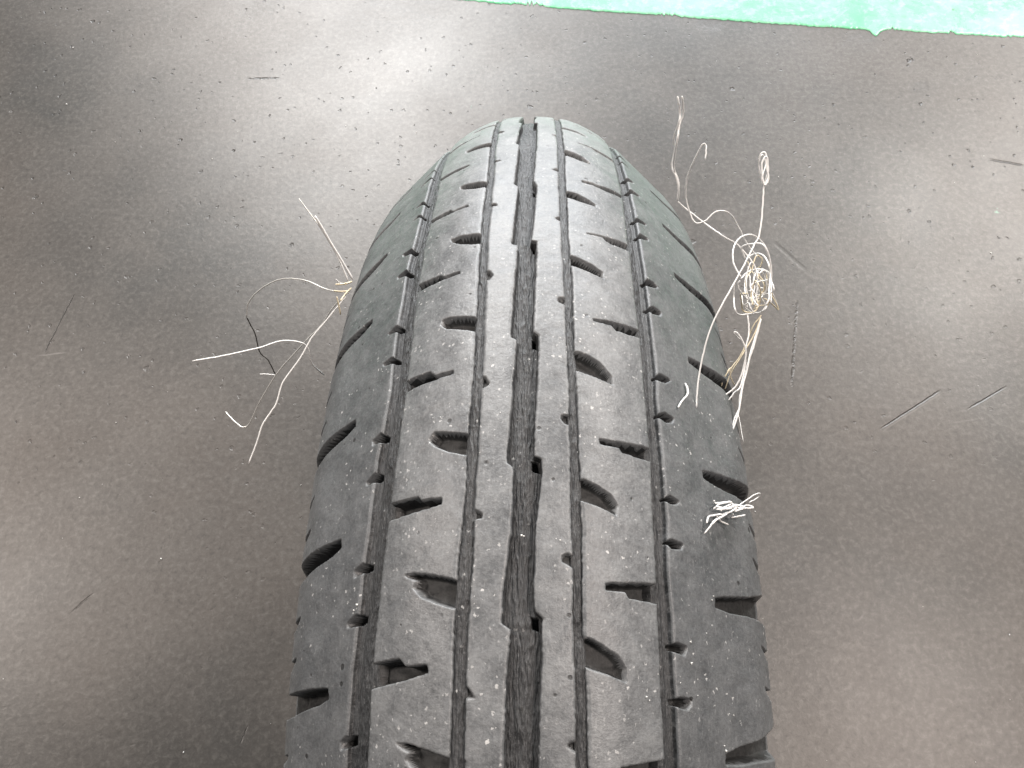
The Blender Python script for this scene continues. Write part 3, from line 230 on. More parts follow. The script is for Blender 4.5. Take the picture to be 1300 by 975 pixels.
def crumb_mat():
    m, nt, b = new_mat('pale_crumb')
    tc = N(nt, 'ShaderNodeTexCoord')
    L(nt, mix(nt, noise(nt, tc.outputs['Object'], 300, 2), (0.62, 0.61, 0.58), (0.9, 0.9, 0.88)), b.inputs['Base Color'])
    b.inputs['Roughness'].default_value = 0.6
    return m
MAT_CRUMB = crumb_mat()

def seg_mask(nt, x, y, a, c, width, wob):
    """soft mask along the segment a-c in floor coordinates"""
    dx, dy = c[0] - a[0], c[1] - a[1]; l = math.hypot(dx, dy); dx /= l; dy /= l
    px = math_(nt, 'SUBTRACT', x, a[0]); py = math_(nt, 'SUBTRACT', y, a[1])
    t = math_(nt, 'ADD', math_(nt, 'MULTIPLY', px, dx), math_(nt, 'MULTIPLY', py, dy))
    n = math_(nt, 'SUBTRACT', math_(nt, 'MULTIPLY', px, -dy), math_(nt, 'MULTIPLY', py, -dx))
    n = math_(nt, 'ABSOLUTE', math_(nt, 'ADD', n, wob))
    tm = math_(nt, 'ABSOLUTE', math_(nt, 'SUBTRACT', t, l / 2))
    e = nt.nodes.new('ShaderNodeClamp')
    L(nt, math_(nt, 'MULTIPLY', math_(nt, 'SUBTRACT', l / 2, tm), 120.0), e.inputs[0])
    q = nt.nodes.new('ShaderNodeClamp')
    L(nt, math_(nt, 'MULTIPLY', math_(nt, 'SUBTRACT', width, n), 1.4 / width), q.inputs[0])
    return math_(nt, 'MULTIPLY', q.outputs[0], e.outputs[0])

def dot_mask(nt, vec, c, rad):
    n = nt.nodes.new('ShaderNodeVectorMath'); n.operation = 'DISTANCE'
    L(nt, vec, n.inputs[0]); n.inputs[1].default_value = (c[0], c[1], 0)
    q = nt.nodes.new('ShaderNodeClamp')
    L(nt, math_(nt, 'MULTIPLY', math_(nt, 'SUBTRACT', rad, n.outputs['Value']), 2.0 / rad), q.inputs[0])
    return q.outputs[0]

def floor_mat():
    m, nt, b = new_mat('dark_sealed_concrete')
    tc = N(nt, 'ShaderNodeTexCoord'); v = tc.outputs['Object']
    big = noise(nt, v, 3.2, 4, 0.55); mid = noise(nt, v, 13, 8, 0.66, 0.4); fin = noise(nt, v, 190, 6, 0.72, 0.3); grit = noise(nt, v, 520, 3, 0.7)
    col = mix(nt, ramp(nt, big, [(0.35, 0.0), (0.65, 1.0)]), (0.030, 0.030, 0.028), (0.056, 0.045, 0.037))
    col = mix(nt, math_(nt, 'MULTIPLY', ramp(nt, mid, [(0.42, 0.0), (0.64, 1.0)]), 0.45), col, (0.062, 0.055, 0.048))
    col = mix(nt, math_(nt, 'MULTIPLY', ramp(nt, fin, [(0.50, 0.0), (0.70, 1.0)]), 0.7), col, (0.105, 0.098, 0.088))
    col = mix(nt, math_(nt, 'MULTIPLY', ramp(nt, fin, [(0.28, 1.0), (0.46, 0.0)]), 0.7), col, (0.012, 0.011, 0.010))
    col = mix(nt, math_(nt, 'MULTIPLY', grit, 0.18), col, (0.07, 0.066, 0.062))
    # pores and chips
    wv = nt.nodes.new('ShaderNodeVectorMath'); wv.operation = 'ADD'
    nz = N(nt, 'ShaderNodeTexNoise'); L(nt, v, nz.inputs['Vector']); nz.inputs['Scale'].default_value = 180
    sc = nt.nodes.new('ShaderNodeVectorMath'); sc.operation = 'SCALE'; sc.inputs['Scale'].default_value = 0.007
    L(nt, nz.outputs['Color'], sc.inputs[0]); L(nt, v, wv.inputs[0]); L(nt, sc.outputs[0], wv.inputs[1])
    wv = wv.outputs[0]
    p1 = specks(nt, wv, 48, 0.18, 0.18); p2 = specks(nt, wv, 150, 0.32, 0.20)
    sy = nt.nodes.new('ShaderNodeSeparateXYZ'); L(nt, v, sy.inputs[0])
    zone = ramp(nt, math_(nt, 'ADD', math_(nt, 'MULTIPLY', noise(nt, v, 3.1, 3, 0.5), 0.6), math_(nt, 'MULTIPLY', sy.outputs[1], 0.75)), [(0.42, 0.06), (0.80, 1.0)])
    pores = math_(nt, 'MULTIPLY', math_(nt, 'MAXIMUM', p1, math_(nt, 'MULTIPLY', p2, 0.8)), zone)
    # scratches and dents where the floor has them
    sp = nt.nodes.new('ShaderNodeSeparateXYZ'); L(nt, v, sp.inputs[0]); x, y = sp.outputs[0], sp.outputs[1]
    wob = math_(nt, 'MULTIPLY', math_(nt, 'SUBTRACT', noise(nt, v, 90, 3), 0.5), 0.0022)
    dk = FLOOR['seg_dark']; lt = FLOOR['seg_light']
    dash = ramp(nt, noise(nt, v, 210, 2), [(0.40, 0.0), (0.52, 1.0)])
    marks = pores
    W = [0.0016, 0.0008, 0.0010, 0.0010, 0.0016, 0.0016, 0.003, 0.0010, 0.0008]
    S = [0.9, 0.85, 0.7, 0.6, 0.9, 0.55, 0.15, 0.35, 0.4]
    for i in range(0, len(dk), 2):
        k = math_(nt, 'MULTIPLY', seg_mask(nt, x, y, dk[i], dk[i + 1], W[i // 2], wob), S[i // 2])
        if i // 2 in (0, 5): k = math_(nt, 'MULTIPLY', k, dash)
        marks = math_(nt, 'MAXIMUM', marks, k)
    for k, c in enumerate(FLOOR['specks']):
        marks = math_(nt, 'MAXIMUM', marks, math_(nt, 'MULTIPLY', dot_mask(nt, wv, (c[0] + .0035, c[1] + .0035), random.uniform(.0022, .0042)), 0.8))
    for c, rad in zip(FLOOR['stain'], (.03, .09, .02, .03, .014)):
        s = math_(nt, 'MULTIPLY', dot_mask(nt, wv, c, rad), ramp(nt, mid, [(0.4, 0.1), (0.62, 0.75)]))
        marks = math_(nt, 'MAXIMUM', marks, math_(nt, 'MULTIPLY', s, 0.6))
    col = mix(nt, math_(nt, 'MULTIPLY', marks, 0.85), col, (0.012, 0.011, 0.010))
    light = None
    for i in range(0, len(lt), 2):
        k = math_(nt, 'MULTIPLY', seg_mask(nt, x, y, lt[i], lt[i + 1], 0.0011, wob), (0.4, 0.22, 0.18, 0.5, 0.2)[i // 2])
        light = k if light is None else math_(nt, 'MAXIMUM', light, k)
    col = mix(nt, light, col, (0.2, 0.19, 0.18))
    for c in FLOOR['green_specks']:
        col = mix(nt, math_(nt, 'MULTIPLY', dot_mask(nt, wv, (c[0] + .0035, c[1] + .0035), .0045), 0.8), col, (0.16, 0.42, 0.30))
    stain = ramp(nt, noise(nt, v, 4.2, 7, 0.64, 0.6), [(0.36, 0.82), (0.56, 1.0)])
    col = mix(nt, 1.0, col, stain, 'MULTIPLY')
    L(nt, col, b.inputs['Base Color'])
    L(nt, ramp(nt, big, [(0.35, 0.395), (0.65, 0.465)]), b.inputs['Roughness'])
    wear = noise(nt, v, 5.5, 8, 0.62, 0.3)
    sp_ = math_(nt, 'MULTIPLY', ramp(nt, wear, [(0.36, 0.80), (0.62, 1.0)]), ramp(nt, fin, [(0.34, 0.86), (0.62, 1.0)]))
    L(nt, math_(nt, 'MULTIPLY', sp_, 0.95), b.inputs['Specular IOR Level'])
    nrm = bump(nt, fin, 0.3, 0.0005)
    nrm = bump(nt, math_(nt, 'SUBTRACT', 1.0, marks), 0.7, 0.0012, nrm)
    L(nt, nrm, b.inputs['Normal'])
    return m

def green_mat():
    m, nt, b = new_mat('mint_floor_paint')
    tc = N(nt, 'ShaderNodeTexCoord'); v = tc.outputs['Object']
    mid = noise(nt, v, 11, 7, 0.68, 0.5); fin = noise(nt, v, 95, 6, 0.7)
    col = mix(nt, ramp(nt, mid, [(0.38, 0.0), (0.62, 1.0)]), (0.18, 0.60, 0.33), (0.27, 0.67, 0.42))
    col = mix(nt, math_(nt, 'MULTIPLY', ramp(nt, fin, [(0.5, 0.0), (0.68, 1.0)]), 0.6), col, (0.48, 0.78, 0.60))
    col = mix(nt, math_(nt, 'MULTIPLY', ramp(nt, fin, [(0.3, 1.0), (0.42, 0.0)]), 0.45), col, (0.12, 0.34, 0.22))
    col = mix(nt, math_(nt, 'MULTIPLY', specks(nt, v, 70, 0.16, 0.25), 0.7), col, (0.10, 0.13, 0.11))
    L(nt, col, b.inputs['Base Color'])
    L(nt, ramp(nt, mid, [(0.3, 0.20), (0.7, 0.38)]), b.inputs['Roughness'])
    L(nt, bump(nt, fin, 0.3, 0.0006), b.inputs['Normal'])
    return m

# ---------------------------------------------------------------- setting: sealed floor, painted floor
fl = mesh_obj('floor', [(-2.2, -1.6, 0), (2.2, -1.6, 0), (2.2, 2.6, 0), (-2.2, 2.6, 0)], [(0, 1, 2, 3)], floor_mat(), smooth=False)
tag(fl, 'dark grey brown sealed concrete floor with pores and scratches', kind='structure')

ed = np.array(FLOOR['edge'])
ed = np.vstack([[-2.2, ed[0, 1] + 0.27], ed, [2.2, ed[-1, 1] - 0.19]])
xs = np.concatenate([np.linspace(-2.2, -0.1, 60), np.arange(-0.098, 0.6, 0.0005), np.linspace(0.602, 2.2, 60)])
ys = np.interp(xs, ed[:, 0], ed[:, 1])
ys = ys + (vnoise(xs * 60, xs * 0, 3) - 0.5) * 0.0010 + (vnoise(xs * 330, xs * 0, 5) - 0.5) * 0.0018
chip = vnoise(xs * 45, xs * 0 + 9, 8)
ys = ys + np.where(chip > 0.74, (chip - 0.74) * 0.05 * vnoise(xs * 420, xs * 0, 12) * (0.4 + vnoise(xs * 900, xs * 0, 13)) * 0.8, 0)
n = len(xs); T = 0.0006
lines = [np.stack([xs, ys, np.zeros(n) + 0.0001], 1)]
for off in (0.0004, 0.004, 0.010, 0.022, 0.045):
    lines.append(np.stack([xs, ys + off, np.full(n, T)], 1))
lines.append(np.stack([xs, 1.02 - xs * 0.12, np.full(n, T)], 1))
pv = np.concatenate(lines); i = np.arange(n - 1)
pf = np.concatenate([np.stack([k * n + i, k * n + i + 1, (k + 1) * n + i + 1, (k + 1) * n + i], 1) for k in range(6)])
tag(mesh_obj('painted_floor', pv, pf, green_mat(), smooth=False), 'mint green painted floor beyond a ragged edge', kind='structure')

# ---------------------------------------------------------------- the tyre
R = 270.0   # mm, outer radius
K = np.array([(0, 0), (.01, .0005), (.02, .0025), (.03, .0071), (.04, .0142), (.05, .0231), (.0600, .0325), (.0685, .0410), (.0735, .0500),
              (.0757, .063), (.0765, .08), (.0758, .1), (.071, .128), (.058, .15)]) * 818.1818
PP = np.vstack([K[:0:-1] * [-1, 1], K])
tk = np.concatenate([[0], np.cumsum(np.sqrt((np.diff(PP, axis=0) ** 2).sum(1)))])
mk = np.gradient(PP, tk, axis=0)
tt = np.linspace(0, tk[-1], 9601)
ii = np.clip(np.searchsorted(tk, tt, side='right') - 1, 0, len(tk) - 2)
hh = (tk[ii + 1] - tk[ii])[:, None]; xx = (tt - tk[ii])[:, None] / hh
QQ = PP[ii] * (1 + 2 * xx) * (1 - xx) ** 2 + PP[ii + 1] * xx * xx * (3 - 2 * xx) + hh * (mk[ii] * xx * (1 - xx) ** 2 + mk[ii + 1] * xx * xx * (xx - 1))
AA = np.concatenate([[0], np.cumsum(np.sqrt((np.diff(QQ, axis=0) ** 2).sum(1)))]); AA -= AA[-1] / 2
UMAX = AA[-1]
dQ = np.gradient(QQ, AA, axis=0)           # (dt, ddrop) per unit arc

def surf(s, u, depth):
    """tyre surface: s mm round the tread from the top towards the viewer, u mm across, depth mm inwards"""
    t = np.interp(u, AA, QQ[:, 0]); d = np.interp(u, AA, QQ[:, 1])
    tx = np.interp(u, AA, dQ[:, 0]); td = np.interp(u, AA, dQ[:, 1])
    ln = np.sqrt(tx * tx + td * td)
    x = t - depth * td / ln                # outward normal is (td, tx) in (x, r)
    r = R - d - depth * tx / ln
    th = s / R
    x, r, th = np.broadcast_arrays(x, r, th)
    return np.stack([x, -r * np.sin(th), r * np.cos(th)], -1) / 1000.0

PITCH = 35.6
LIM = math.pi * R
rows = np.concatenate([np.arange(-LIM, -330, 5.0), np.arange(-330, -215, 1.4), np.arange(-215, 62, 0.28), np.arange(62, 200, 1.4), np.arange(200, LIM - 1, 5.0)])

def stretch(pts, lo=-151):
    """measured edge, held constant beyond the measured stretch"""
    p = np.array([q for q in pts if q[0] > lo]); p = p[np.argsort(p[:, 0])]
    return p

def saw(pts, hi_u, lo_u, step0, step1):
    p = [q for q in stretch(pts, -155).tolist()]
    k = 1
    while step1 + k * PITCH < LIM:
        s = step1 + k * PITCH; p += [[s - 1.3, lo_u], [s, hi_u]]; k += 1
    k = 1; pre = []
    while step0 - k * PITCH > -LIM:
        s = step0 - k * PITCH; pre = [[s - 1.3, lo_u], [s, hi_u]] + pre; k += 1
    return np.array(pre + p)

EC = {}
for k, v in FEAT['edge'].items():
    if k == 'c_l': EC[k] = saw(v, -3.3, -4.7, -151.9, 21.85)
    elif k == 'c_r': EC[k] = saw(v, 2.6, 1.3, -152.5, 19.57)
    else: EC[k] = stretch(v)

def edge(name, s, seed):
    e = EC[name]
    u = np.interp(s, e[:, 0], e[:, 1])
    j = 0.5 if name[0] == 'c' or name[1] == 'i' else (0.12 if name in ('lo_l', 'ro_r') else 0.4)
    u = u + (vnoise(s / 0.9, s * 0 + seed, seed) - 0.5) * 0.42 * j + (vnoise(s / 4.5, s * 0 + seed, seed + 9) - 0.5) * 0.5 * j
    return u

# --- the cuts in the ribs: polygons in (s, u)
def extend(polys, per, lo=-153, shift=PITCH):
    g = sorted([np.array(q) for q in polys if np.mean([a[0] for a in q]) > lo], key=lambda q: q[:, 0].mean())
    out = list(g)
    k = 1
    while g[-1][:, 0].mean() + k * shift < LIM - 12:
        for q in g[-per:]: out.append(q + [k * shift, 0])
        k += 1
    k = 1
    base = g[:per]
    ref = [min(g, key=lambda q: abs(q[:, 0].mean() - (b[:, 0].mean() + shift * 2.0))) for b in base]
    while g[0][:, 0].mean() - k * shift > -LIM + 12:
        for b, q in zip(base, ref): out.append(q + [b[:, 0].mean() - q[:, 0].mean() - k * shift, 0])
        k += 1
    return out

F = FEAT['fam']
ln = sorted(F['LN'], key=lambda q: np.mean([a[0] for a in q]))
ln.append([[a[0] + 39.4, a[1]] for a in ln[-2]])
CUT = {}
for k, per in (('LS', 1), ('LR', 1), ('CL', 1), ('CR', 1), ('RL', 1), ('RR', 1), ('RN', 2), ('LB', 1), ('RB', 1)):
    CUT[k] = extend(F[k], per)
CUT['LN'] = extend(ln, 2)
# cuts that open into a groove run on past the rib's edge
for k, test, push in (('LS', lambda u: u < -31.5, -1.6), ('LR', lambda u: u > -16, 1.6), ('CL', lambda u: u < -10.6, -1.2),
                      ('CR', lambda u: u > 9.0, 1.2), ('RL', lambda u: u < 13.2, -1.6), ('RR', lambda u: u > 29, 1.6)):
    for q in CUT[k]:
        m_ = test(q[:, 1]); q[m_, 1] += push
# long shoulder slots: narrow inner end, opening out over the shoulder
def slots(starts, sg, upper, lower):
    a = sorted(starts); k = 1
    first, last = a[0], a[-1]
    while last + k * PITCH < LIM - 12: a.append(last + k * PITCH); k += 1
    k = 1
    while first - k * PITCH > -LIM + 12: a.append(first - k * PITCH); k += 1
    return [np.array([(s0 + ds, sg * u) for ds, u in upper] + [(s0 + ds, sg * u) for ds, u in lower[::-1]]) for s0 in sorted(a)]
CUT['LB'] = slots((-152.5, -118.0, -81.0, -40.7, -3.9, 34.4), -1, [(0.3, 54.2), (0.8, 61.5), (2.4, 71), (3.3, 77), (4.2, 94)], [(3.0, 53.6), (4.8, 57.5), (6.6, 63.6), (8.2, 68), (9.8, 74), (10.8, 80), (11.5, 94)])
CUT['RB'] = slots((-171.0, -134.5, -101.0, -61.7, -22.9, 11.9, 48.8), 1, [(0, 51.2), (-0.9, 56), (-1.9, 65.7), (-3.6, 74), (-4.3, 78), (-5, 94)], [(2.5, 51), (3.4, 57), (3.7, 66), (4.2, 71), (5.2, 77), (6, 94)])
sip = {}
for k in ('LB', 'RB'):
    sg = -1 if k == 'LB' else 1
    ends = sorted([q[np.abs(q[:, 1]) > 73, 0].mean() for q in CUT[k]])
    l = []
    for a, b in zip(ends[:-1], ends[1:]):
        for f in (0.36, 0.66):
            s = a + (b - a) * f
            l.append(np.array([(s - 2.2, sg * 71), (s - 1.0, sg * 75), (s - 0.6, sg * 90), (s + 2.6, sg * 90), (s + 1.9, sg * 75), (s - 1.2, sg * 71)]))
    sip[k] = l
pock = [np.array([(s - 0.4, 0.9), (s - 0.2, 2.9), (s + 2.9, 3.2), (s + 2.2, 1.2)]) for s in [q[0] for q, r in zip(EC['c_r'][1:], EC['c_r'][:-1]) if q[1] - r[1] > 0.9]]

def poly_sd(s, u, P):
    d = np.full(s.shape, 1e9); ins = np.zeros(s.shape, bool)
    n = len(P)
    for a in range(n):
        x0, y0 = P[a]; x1, y1 = P[(a + 1) % n]
        ex, ey = x1 - x0, y1 - y0
        t = np.clip(((s - x0) * ex + (u - y0) * ey) / (ex * ex + ey * ey + 1e-9), 0, 1)
        d = np.minimum(d, (s - x0 - t * ex) ** 2 + (u - y0 - t * ey) ** 2)
        c = (y0 > u) != (y1 > u)
        ins ^= c & (s < ex * (u - y0) / (ey if abs(ey) > 1e-9 else 1e-9) + x0)
    d = np.sqrt(d)
    return np.where(ins, -d, d)

def cut_depth(S, U, cuts):
    D = np.zeros(U.shape)
    for P, dep, wall in cuts:
        lo, hi = P[:, 0].min() - 1, P[:, 0].max() + 1
        i0, i1 = np.searchsorted(rows, (lo, hi))
        if i1 <= i0: continue
        ub = U[i0:i1]; cm = (ub.max(0) > P[:, 1].min() - 1) & (ub.min(0) < P[:, 1].max() + 1)
        j = np.where(cm)[0]
        if len(j) == 0: continue
        j0, j1 = j[0], j[-1] + 1
        s = np.broadcast_to(S[i0:i1], U[i0:i1].shape)[:, j0:j1]; u = U[i0:i1, j0:j1]
        sw = s + (vnoise(s / 1.1, u / 1.1, 21) - 0.5) * 0.14; uw = u + (vnoise(s / 1.3, u / 1.0, 22) - 0.5) * 0.14
        sd = poly_sd(sw, uw, P)
        d = dep * np.clip((91 - np.abs(u)) / 11, 0, 1) * sstep(-sd / wall) * (0.95 + 0.10 * vnoise(s / 1.2, u / 4.0, 23))
        D[i0:i1, j0:j1] = np.maximum(D[i0:i1, j0:j1], d)
    return D

def strip(name, U, depth, mat, tyre, recess=None, cutd=None):
    """closed ring of quads from row/column arrays"""
    nr, nc = U.shape
    S = rows[:, None]
    V = surf(S, U, depth)
    V = V.reshape(-1, 3)
    idx = np.arange(nr * nc).reshape(nr, nc)
    nx = np.roll(idx, -1, 0)
    f = np.stack([idx[:, :-1], idx[:, 1:], nx[:, 1:], nx[:, :-1]], -1).reshape(-1, 4)
    uv = np.stack(np.broadcast_arrays(S / 1000.0, U / 1000.0), -1).reshape(-1, 2)
    o = mesh_obj(name, V, f, mat, tyre, uv=uv)
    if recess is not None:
        o.data.materials.append(MAT_GROOVE); o.data.materials.append(MAT_RECESS_SHADE)
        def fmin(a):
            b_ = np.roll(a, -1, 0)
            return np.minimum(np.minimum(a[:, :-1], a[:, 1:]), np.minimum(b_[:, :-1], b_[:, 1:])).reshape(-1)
        mi = np.where(fmin(cutd) > recess, 2, np.where(fmin(depth) > recess, 1, 0)).astype(np.int32)  # cut faces take the darker rubber that carries painted shade
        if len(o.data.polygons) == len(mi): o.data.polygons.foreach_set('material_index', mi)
    return o

def wall_shape(w_):
    if w_[1] > 2:      # bevelled edge, then a wide ledge sinking slowly to the groove floor
        return np.array([0.012, 0.03, 0.06, 0.12, 0.28, 0.36, 0.44, 0.52, 0.6, 0.68, 0.76, 0.84, 0.92, 1.0]), np.array([0.20, 0.42, 0.54, 0.57, 0.59, 0.60, 0.64, 0.67, 0.70, 0.73, 0.76, 0.80, 0.84, 1.05])
    g = np.array([0.1, 0.25, 0.5, 0.75, 1.0]); return g, g

def rib(name, ua, ub, wa, wb, cuts, mat, tyre, step, seed, shape=None):
    """rib between two edge curves; wa/wb = (depth, slope width) of the wall on each side, None = no wall"""
    S = rows[:, None]
    n = max(6, int(np.median(ub - ua) / step))
    f = np.linspace(0, 1, n + 1)
    if shape is not None: f = shape(f)
    U = ua[:, None] + (ub - ua)[:, None] * f[None]
    D = np.zeros(U.shape)
    # softly rounded arrises
    for w_, e in ((wa, U - ua[:, None]), (wb, ub[:, None] - U)):
        if w_ is not None: D = np.maximum(D, 0.22 * (1 - sstep(e / 0.55)))
    cols = [U]; deps = [D]
    if wa is not None:
        g, gd = wall_shape(wa); g = g[::-1][None]; gd = gd[::-1][None]
        cols.insert(0, ua[:, None] - wa[1] * g); deps.insert(0, np.broadcast_to(0.22 + wa[0] * gd, (len(rows), g.shape[1])))
    if wb is not None:
        g, gd = wall_shape(wb); g = g[None]; gd = gd[None]
        cols.append(ub[:, None] + wb[1] * g); deps.append(np.broadcast_to(0.22 + wb[0] * gd, (len(rows), g.shape[1])))
    U = np.concatenate(cols, 1); D = np.concatenate(deps, 1)
    CD = cut_depth(S, U, cuts)
    D = np.maximum(D, CD)
    D = D + (vnoise(S / 9.0, U / 7.0, seed) - 0.5) * 0.30 + (vnoise(S / 2.2, U / 2.2, seed + 1) - 0.5) * 0.11
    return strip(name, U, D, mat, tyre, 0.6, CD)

def groove(name, ua, ub, depth, tyre, step, seed, amp, cuts=()):
    S = rows[:, None]
    n = max(6, int(np.median(ub - ua) / step))
    f = np.linspace(0, 1, n + 1)[None]
    U = (ua - 0.25)[:, None] + (ub - ua + 0.5)[:, None] * f
    wx = (vnoise(S / 3.0, U / 1.6, seed) - 0.5) * 1.0
    r1 = 1 - np.abs(2 * vnoise(S / 4.5, U / 0.50 + wx, seed + 1) - 1)
    r2 = 1 - np.abs(2 * vnoise(S / 2.4, U / 0.30 + wx, seed + 2) - 1)
    mid = np.sin(np.pi * np.clip(f, 0, 1)) ** 0.7
    D = depth - amp * mid * (r1 ** 2 * 0.8 + r2 ** 2 * 0.45) + 0.3 * (vnoise(S / 12, U / 5, seed + 3) - 0.5)
    D = D + cut_depth(S, U, cuts)
    U = np.concatenate([U[:, :1] - 0.02, U, U[:, -1:] + 0.02], 1)
    D = np.concatenate([np.full((len(rows), 1), depth + 4.0), D, np.full((len(rows), 1), depth + 4.0)], 1)
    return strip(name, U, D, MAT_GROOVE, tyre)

tyre = bpy.data.objects.new('tyre', None)
COL.objects.link(tyre)
tyre.location = (-0.00089, 0, 0.27)
tag(tyre, 'worn black rubber tyre standing upright on the concrete floor', 'tyre')

E = {k: edge(k, rows, 40 + 7 * n_) for n_, k in enumerate(sorted(EC))}
cut = lambda k, d, wl: [(q, d, wl) for q in CUT[k]]
st = 0.28
one = np.ones(len(rows))
SH = lambda side: [(q, 5.2, 0.9) for q in CUT['LB' if side < 0 else 'RB']] + [(q, 4.0, 0.8) for q in sip['LB' if side < 0 else 'RB']] + cut('LN' if side < 0 else 'RN', 4.8, 0.75)
gi, gc, go = 1.1, 3.0, 2.3
# columns of the shoulder ribs thin out past the shoulder
def out_hi(f): return np.where(f < 0.9, f, f)
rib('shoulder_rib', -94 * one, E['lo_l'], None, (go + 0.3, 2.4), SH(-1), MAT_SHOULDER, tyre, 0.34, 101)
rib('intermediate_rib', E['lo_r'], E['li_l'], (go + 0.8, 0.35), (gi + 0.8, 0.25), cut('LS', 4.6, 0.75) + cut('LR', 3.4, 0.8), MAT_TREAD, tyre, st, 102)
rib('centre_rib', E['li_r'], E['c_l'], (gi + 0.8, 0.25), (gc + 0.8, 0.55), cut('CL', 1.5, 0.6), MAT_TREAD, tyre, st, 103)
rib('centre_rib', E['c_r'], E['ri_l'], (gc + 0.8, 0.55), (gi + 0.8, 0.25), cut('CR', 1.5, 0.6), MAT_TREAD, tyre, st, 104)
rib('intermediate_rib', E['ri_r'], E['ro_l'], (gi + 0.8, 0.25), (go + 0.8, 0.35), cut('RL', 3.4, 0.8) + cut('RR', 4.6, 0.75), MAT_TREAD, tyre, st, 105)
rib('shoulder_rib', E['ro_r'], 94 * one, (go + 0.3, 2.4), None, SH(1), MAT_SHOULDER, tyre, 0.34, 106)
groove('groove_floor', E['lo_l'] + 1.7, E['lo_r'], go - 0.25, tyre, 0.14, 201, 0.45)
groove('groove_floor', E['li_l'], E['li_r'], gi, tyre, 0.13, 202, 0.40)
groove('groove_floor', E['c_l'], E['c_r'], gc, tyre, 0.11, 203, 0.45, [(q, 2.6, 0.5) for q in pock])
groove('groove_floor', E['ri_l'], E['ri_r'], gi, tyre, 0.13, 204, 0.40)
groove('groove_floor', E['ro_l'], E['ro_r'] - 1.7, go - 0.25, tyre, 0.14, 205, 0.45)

def ring(name, prof, mat, closed=False, seg=200):
    prof = np.array(prof, float); n = len(prof)
    th = np.linspace(0, 2 * math.pi, seg, endpoint=False)[:, None]
    V = np.stack(np.broadcast_arrays(prof[None, :, 0], -prof[None, :, 1] * np.sin(th), prof[None, :, 1] * np.cos(th)), -1).reshape(-1, 3) / 1000
    idx = np.arange(seg * n).reshape(seg, n); nx = np.roll(idx, -1, 0)
    f = np.stack([idx[:, :-1], idx[:, 1:], nx[:, 1:], nx[:, :-1]], -1).reshape(-1, 4)
    uv = np.stack(np.broadcast_arrays(th * R / 1000, np.linspace(0, 0.1, n)[None]), -1).reshape(-1, 2)
    return mesh_obj(name, V, f, mat, tyre, uv=uv)

for sg in (-1, 1):
    us = np.linspace(92, UMAX, 60)
    t = np.interp(us, AA, QQ[:, 0]); d = np.interp(us, AA, QQ[:, 1])
    lip = 0.9 * (np.exp(-((us - 112) / 1.2) ** 2) + np.exp(-((us - 118) / 1.2) ** 2) + np.exp(-((us - UMAX + 14) / 2) ** 2))
    ring('sidewall', np.stack([sg * (t + lip), R - d], 1), MAT_SIDE)
    x0 = K[-1, 0]; r0 = R - K[-1, 1]
    ring('bead', [(sg * x0, r0), (sg * (x0 + 0.6), r0 - 1.5), (sg * (x0 + 0.2), r0 - 4.5), (sg * (x0 - 4), r0 - 6), (sg * (x0 - 12), r0 - 5), (sg * (x0 - 15), r0 - 2), (sg * (x0 - 14), r0 + 3)], MAT_SIDE)
us = np.linspace(-UMAX, UMAX, 80)
t = np.interp(us, AA, QQ[:, 0]); d = np.interp(us, AA, QQ[:, 1])
tx = np.interp(us, AA, dQ[:, 0]); td = np.interp(us, AA, dQ[:, 1]); l = np.hypot(tx, td)
ring('inner_liner', np.stack([t - 11 * td / l, R - d - 11 * tx / l], 1), MAT_SIDE)

# ---------------------------------------------------------------- wires
def smooth_path(P, per=7):
    P = np.array(P, float)
    Q = np.vstack([2 * P[0] - P[1], P, 2 * P[-1] - P[-2]])
    out = []
    for a in range(1, len(Q) - 2):
        for k in range(per):
            x = k / per
            out.append(0.5 * (2 * Q[a] + (Q[a + 1] - Q[a - 1]) * x + (2 * Q[a - 1] - 5 * Q[a] + 4 * Q[a + 1] - Q[a + 2]) * x ** 2 + (3 * Q[a] - Q[a - 1] - 3 * Q[a + 1] + Q[a + 2]) * x ** 3))
    out.append(P[-1]); return np.array(out)

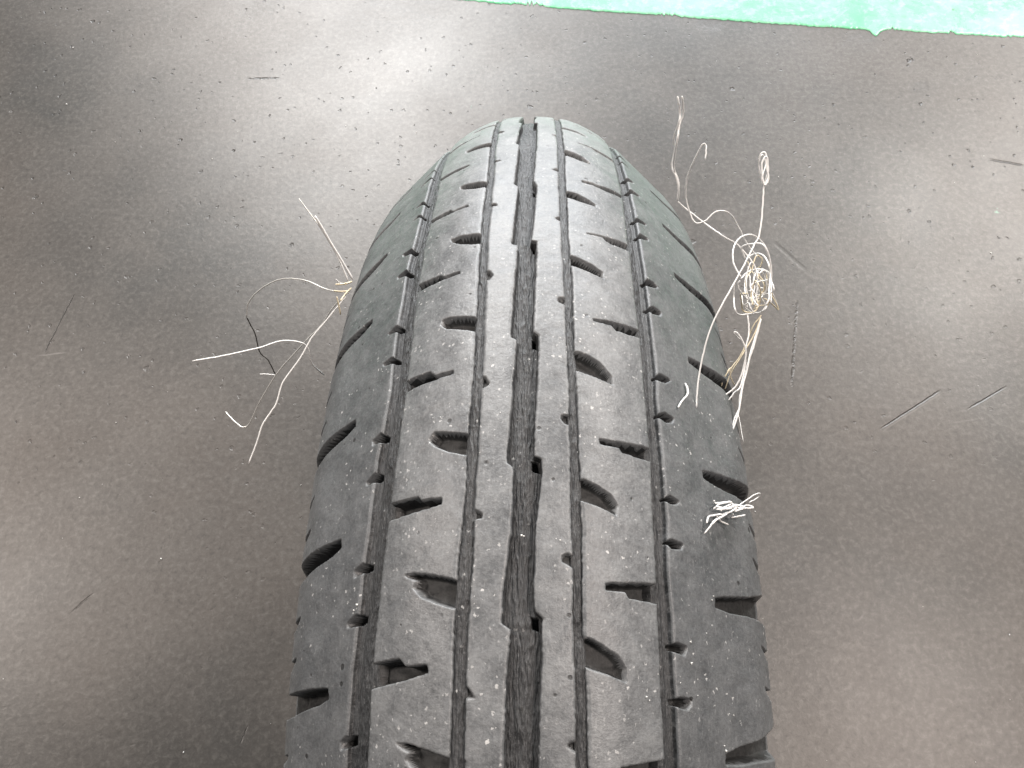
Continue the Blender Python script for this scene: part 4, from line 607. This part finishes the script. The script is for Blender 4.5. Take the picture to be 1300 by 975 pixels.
def wire(name, pts, rad_mm, mat, parent, origin):
    P = smooth_path(pts) - np.array(origin)
    rs = np.random.RandomState(int(abs(pts[0][0]) * 1e5) % 9999)
    P[1:-1] += rs.normal(0, 0.00003, P[1:-1].shape)
    T = np.gradient(P, axis=0); T /= np.linalg.norm(T, axis=1)[:, None] + 1e-12
    a = np.array([0.3, 0.2, 0.93]); U = []
    for t in T:
        a = a - t * (a @ t); a /= np.linalg.norm(a) + 1e-12; U.append(a)
    U = np.array(U); B = np.cross(T, U)
    k = 6; ang = np.arange(k) * 2 * math.pi / k
    r = np.full(len(P), rad_mm / 1000.0); r[0] *= 0.6; r[-1] *= 0.6
    V = P[:, None] + r[:, None, None] * (U[:, None] * np.cos(ang)[None, :, None] + B[:, None] * np.sin(ang)[None, :, None])
    n = len(P); V = np.concatenate([V.reshape(-1, 3), P[:1], P[-1:]])
    idx = np.arange(n * k).reshape(n, k); nx = np.roll(idx, -1, 1)
    f = np.stack([idx[:-1], nx[:-1], nx[1:], idx[1:]], -1).reshape(-1, 4)
    c0 = np.stack([np.full(k, n * k), np.roll(idx[0], -1), idx[0], idx[0]], 1); c1 = np.stack([np.full(k, n * k + 1), idx[-1], np.roll(idx[-1], -1), np.roll(idx[-1], -1)], 1)
    V0 = V; f = f.tolist() + c0[:, :3].tolist() + c1[:, :3].tolist()
    me = bpy.data.meshes.new(name); me.from_pydata(V0.tolist(), [], f); me.update()
    me.polygons.foreach_set('use_smooth', np.ones(len(f), dtype=bool))
    me.materials.append(mat)
    o = bpy.data.objects.new(name, me); COL.objects.link(o)
    if parent is not None: o.parent = parent
    else: o.location = origin
    return o

def wire_group(name, key, label, cat):
    o0 = WIRES[key][0][2][0]
    root = bpy.data.objects.new(name, None); COL.objects.link(root); root.location = o0
    tag(root, label, cat)
    for rad, m, pts in WIRES[key]:
        wire('wire_strand', pts, rad * (0.62 if key == 'clump' else 0.8), MAT_WIRE[m], root, o0)
    return root

wire_group('frayed_wires', 'left', 'loose thin wires fraying out of the left shoulder of the tyre', 'wires')
wire_group('wire_tangle', 'right', 'tall knotted tangle of pale wire at the right side of the tyre', 'wires')
wire_group('wire_clump', 'clump', 'small crumpled white clump lying on the right tread shoulder', 'wires')
r_, m_, p_ = WIRES['off'][0]
tag(wire('wire_offcut', p_, r_ * 0.85, MAT_WIRE[m_], None, p_[0]), 'short bent white wire offcut lying alone on the right tread shoulder', 'wire')
r_, m_, p_ = WIRES['hair'][0]
tag(wire('hair', p_, r_, MAT_WIRE[m_], None, p_[0]), 'very fine pale hair along the right edge of the tyre', 'hair')

# ---------------------------------------------------------------- crumbs and dust grains nobody could count
def grains(name, items, label):
    V = []; Fc = []
    for x, y, z, s in items:
        b0 = len(V)
        ax = np.array([random.uniform(0.5, 1.3), random.uniform(0.5, 1.0), random.uniform(0.4, 0.7)]) * s
        an = random.uniform(0, 6.28); c, sn = math.cos(an), math.sin(an)
        for px, py, pz in ((1, 0, 0), (-1, 0, 0), (0, 1, 0), (0, -1, 0), (0.3, 0.2, 1), (-0.2, 0.1, -1)):
            j = [random.uniform(0.7, 1.2) for _ in range(3)]
            a, b_, d_ = px * ax[0] * j[0], py * ax[1] * j[1], pz * ax[2] * j[2]
            V.append((x + a * c - b_ * sn, y + a * sn + b_ * c, z + d_))
        for q in ((0, 2, 4), (2, 1, 4), (1, 3, 4), (3, 0, 4), (2, 0, 5), (1, 2, 5), (3, 1, 5), (0, 3, 5)):
            Fc.append([b0 + q_ for q_ in q])
    o = mesh_obj(name, V, Fc, MAT_CRUMB, smooth=False)
    return tag(o, label, 'debris', kind='stuff')

grains('tyre_crumbs', [(q[1], q[2], q[3], q[0] * 0.00022) for q in WIRES['crumb']], 'tiny white crumbs stuck to the tyre tread')
it = []
for _ in range(130):
    x, y = random.uniform(-0.75, 0.75), random.uniform(-0.25, 0.80)
    s = 0.00035 + 0.0010 * random.random() ** 4
    it.append((x, y, s * 0.4, s))
grains('floor_crumbs', it, 'tiny pale crumbs scattered over the dark floor')
